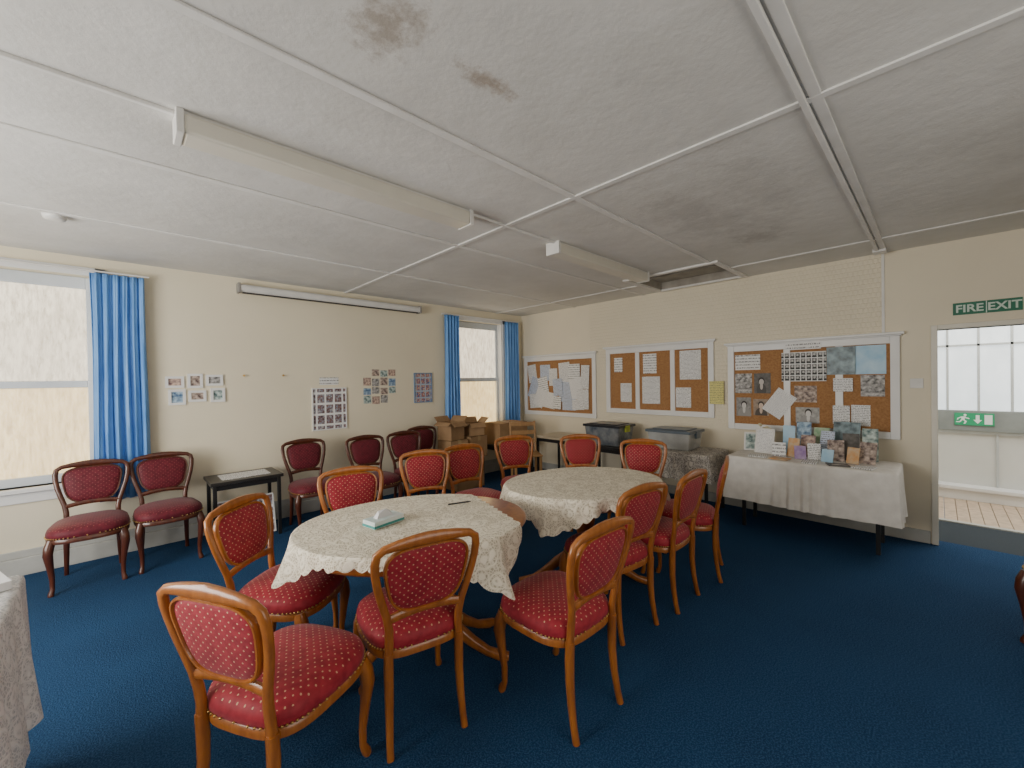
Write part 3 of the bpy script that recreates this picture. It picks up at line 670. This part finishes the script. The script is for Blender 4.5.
tub(4.66,3.02,.62,.38,.52,.25,CLR,M('dark_lid',(.02,.022,.028),rough=.3),'clear storage box with dark lid and lime handles',LIME)
tub(4.68,2.14,.665,.38,.50,.20,CLR2,BGL,'clear storage box with blue grey lid on lace cloth',BGL)
def carton(x,y,z,lx,ly,h,rot,label,openf=False):
    r=E('cardboard_box',label,'cardboard box','stacked cardboard boxes');r.location=(x,y,z);r.rotation_euler=(0,0,rad(rot))
    a,b=lx/2,ly/2;bm=nb()
    for lo,hi in (((-a,-b,0),(a,b,.006)),((-a,-b,0),(-a+.006,b,h)),((a-.006,-b,0),(a,b,h)),((-a,-b,0),(a,-b+.006,h)),((-a,b-.006,0),(a,b,h))):box(bm,lo,hi)
    if not openf:box(bm,(-a,-b,h-.006),(a,b,h))
    O('box_body',bm,CARD,parent=r)
    if openf:
        for sx,sy in ((1,0),(-1,0),(0,1),(0,-1)):
            bm=nb()
            if sx:p=[(sx*a,-b,h),(sx*a,b,h),(sx*(a+.07),b,h+.07*(1 if sx>0 else -.6)),(sx*(a+.07),-b,h+.07*(1 if sx>0 else -.6))]
            else:p=[(-a,sy*b,h),(a,sy*b,h),(a,sy*(b+.06),h+.07*(1 if sy>0 else -.8)),(-a,sy*(b+.06),h+.07*(1 if sy>0 else -.8))]
            bm.faces.new([bm.verts.new(q) for q in p])
            o=O('flap',bm,CARD,parent=r);md=o.modifiers.new('s','SOLIDIFY');md.thickness=.005
    else:
        bm=nb();box(bm,(-.025,-b-.001,h-.06),(.025,b+.001,h+.001));O('tape',bm,TAPE,parent=r)
carton(3.46,4.66,0,.48,.40,.40,2,'large closed cardboard box at the bottom of the pile')
carton(3.31,4.66,.401,.28,.34,.28,-2,'medium cardboard box stacked on a larger one')
carton(3.64,4.66,.401,.31,.32,.30,4,'closed cardboard box stacked beside an open one')
carton(3.28,4.66,.683,.26,.26,.24,12,'open cardboard box with raised flaps on the pile',True)
carton(3.68,4.66,.703,.23,.24,.18,-14,'small open cardboard box on top of the pile',True)
carton(4.30,4.64,.522,.55,.38,.32,-3,'wide brown cardboard box on the low corner table')
r=E('wooden_chair','light wooden slat-back chair standing near the corner','chair');
bm=nb();box(bm,(-.2,-.19,.43),(.2,.2,.455));O('seat',bm,W_LT,parent=r,bevel=.008)
bm=nb()
for sx in (-1,1):sweep(bm,[(sx*.18,-.18,.45),(sx*.18,-.22,.68),(sx*.18,-.26,.88)],(.032,.026),(0,1,0),8)
for z,yy in ((.84,-.252),(.72,-.228),(.60,-.206)):box(bm,(-.18,yy-.008,z-.03),(.18,yy+.008,z+.03))
O('backrest',bm,W_LT,parent=r,bevel=.003)
for sx in (-1,1):
    for sy in (-1,1):
        bm=nb();box(bm,(sx*.175-.017,sy*.17-.017,0),(sx*.175+.017,sy*.17+.017,.43));O('leg',bm,W_LT,parent=r,bevel=.003)
place(r,4.10,4.02,235)
# ---------------------------------------------------------------- things on the leaflet table
ZT=.706
def stand(x,y,w,h,mat,label,name='leaflet',cat='leaflet',th=.006,yaw=0,lean=14,frame_=None,group='leaflets on the table'):
    bm=nb();box(bm,(-w/2,0,0),(w/2,h,th))
    o=O(name,bm,mat,label=label,cat=cat,group=group)
    o.matrix_world=Matrix.Translation((x,y,ZT))@Matrix.Rotation(rad(yaw),4,'Z')@MX_E@Matrix.Rotation(rad(-lean),4,'X')
    if frame_:
        bm=nb();box(bm,(-w/2+.015,.015,th),(w/2-.015,h-.015,th+.002));O('photo',bm,frame_,parent=o)
    return o
FG='framed photos on the table'
stand(4.78,1.37,.12,.19,WPLAS,'small white framed photograph standing on cloth','picture_frame','picture frame',.012,10,14,P_PH[3],FG)
stand(4.68,1.22,.17,.25,WPLAS,'white framed photograph standing on the table','picture_frame','picture frame',.014,-5,14,P_T[4],FG)
L=[(4.60,1.07,.11,.14,P_T[2],12,'folded white card standing on the white cloth'),(4.78,1.03,.10,.30,PALEB,6,'pale blue printed leaflet in a stand'),
(4.64,.97,.10,.19,ORNG,-16,'orange printed leaflet propped up on table'),(4.84,.92,.12,.34,P_PH[2],4,'blue printed leaflet propped at the table back'),
(4.56,.89,.09,.13,PURP,20,'purple printed leaflet propped on white cloth'),(4.72,.87,.12,.22,P_PH[4],-10,'warm coloured leaflet propped up on table'),
(4.85,.78,.12,.29,GRNL,3,'green printed leaflet propped at the table back'),(4.60,.79,.10,.16,P_T[0],15,'small white leaflet propped on white cloth'),
(4.75,.73,.11,.27,P_T[3],-12,'bluish printed leaflet propped on white cloth'),(4.55,.69,.09,.12,PALEB,-14,'pale blue printed leaflet in a stand'),
(4.65,.64,.12,.20,P_PH[1],10,'brown folded leaflet standing on white cloth'),(4.86,.60,.20,.36,DKP,-4,'teal picture booklet propped up on table'),
(4.75,.54,.12,.26,P_PO[1],12,'dark covered booklet standing on white cloth'),(4.60,.52,.09,.15,ORNG,-18,'orange printed leaflet propped up on table'),
(4.66,.43,.12,.20,P_PH[1],-14,'brown covered booklet standing on white cloth'),(4.82,.42,.11,.31,P_PH[3],5,'pale printed leaflet standing near the table end')]
for x,y,w,h,m,yw,lb in L:stand(x,y,w,h*.95,m,lb,yaw=yw,th=.007)
for i,(x,y,w,l,m,rt) in enumerate([(4.48,1.22,.13,.16,P_T[0],12),(4.45,1.03,.12,.15,ORNG,-8),(4.44,.80,.16,.11,P_T[1],4),(4.45,.60,.13,.15,P_PO[1],20),(4.45,.43,.12,.14,P_T[0],-10)]):
    bm=nb();box(bm,(-w/2,-l/2,0),(w/2,l/2,.008));o=O('booklet',bm,m,label='flat printed booklet lying on the white cloth',cat='booklet',group='booklets lying on the table',loc=(x,y,ZT));o.rotation_euler=(0,0,rad(rt))
r=E('flower_vase','small white vase with pale flowers on the table','vase');r.location=(4.86,1.26,ZT)
bm=nb();lathe(bm,[(.025,0),(.035,.02),(.038,.06),(.022,.10),(.026,.12)],n=20);O('vase',bm,WPLAS,parent=r,smooth=True)
bm=nb()
for i in range(9):
    a=i*2.4;d=.012+.03*random.random();p=(d*math.cos(a)*1.6,d*math.sin(a)*1.6,.20+.08*random.random())
    sweep(bm,[(0,0,.10),(p[0]*.6,p[1]*.6,.15),p],(.003,.003),(0,1,.1),5,mi=0)
    bmesh.ops.create_icosphere(bm,subdivisions=2,radius=.017,matrix=Matrix.Translation(p)@Matrix.Diagonal((1,1,.7,1)))
for f in bm.faces:
    if f.calc_center_median().z>.18:f.material_index=1
O('flowers',bm,[M('stem_green',(.05,.16,.04)),M('petal_cream',(.75,.68,.45))],parent=r,smooth=True)
# ---------------------------------------------------------------- lights
def area(loc,rot,sx,sy,p,col):
    l=bpy.data.lights.new('window_light','AREA');l.shape='RECTANGLE';l.size=sx;l.size_y=sy;l.energy=p;l.color=col
    o=bpy.data.objects.new('daylight',l);C.objects.link(o);o.location=loc;o.rotation_euler=rot;return o
area((XW+.05,2.6,1.45),(0,rad(-90),0),1.5,2.2,140,(1,.97,.92))  # main added fill, out of view by the windowless west wall
area((.8,YS+.05,1.45),(rad(90),0,0),2.6,1.5,34,(1,.96,.90))  # weaker added fill behind the camera; the south wall is solid
area((6.2,-.7,2.55),(0,0,0),1.4,1.6,46,(1,.98,.95))  # unseen lamp added under the hall ceiling to brighten the hall
w=bpy.data.worlds.new('world');bpy.context.scene.world=w;w.use_nodes=True;w.node_tree.nodes['Background'].inputs[0].default_value=(.8,.88,1,1);w.node_tree.nodes['Background'].inputs[1].default_value=.6
# ---------------------------------------------------------------- camera
p,rl,az=rad(.538),rad(.936),rad(46.234)
cf=Vector((math.cos(az),math.sin(az),0));R=Vector((math.sin(az),-math.cos(az),0));Z=Vector((0,0,1))
F=cf*math.cos(p)-Z*math.sin(p);U=cf*math.sin(p)+Z*math.cos(p)
cx=R*math.cos(rl)-U*math.sin(rl);cy=R*math.sin(rl)+U*math.cos(rl)
cam=bpy.data.cameras.new('camera');co=bpy.data.objects.new('camera',cam);C.objects.link(co)
m=Matrix((cx,cy,-F)).transposed().to_4x4();m.translation=(0,0,1.486);co.matrix_world=m
cam.sensor_width=36;cam.lens=408/1024*36;cam.clip_start=.05
bpy.context.scene.camera=co
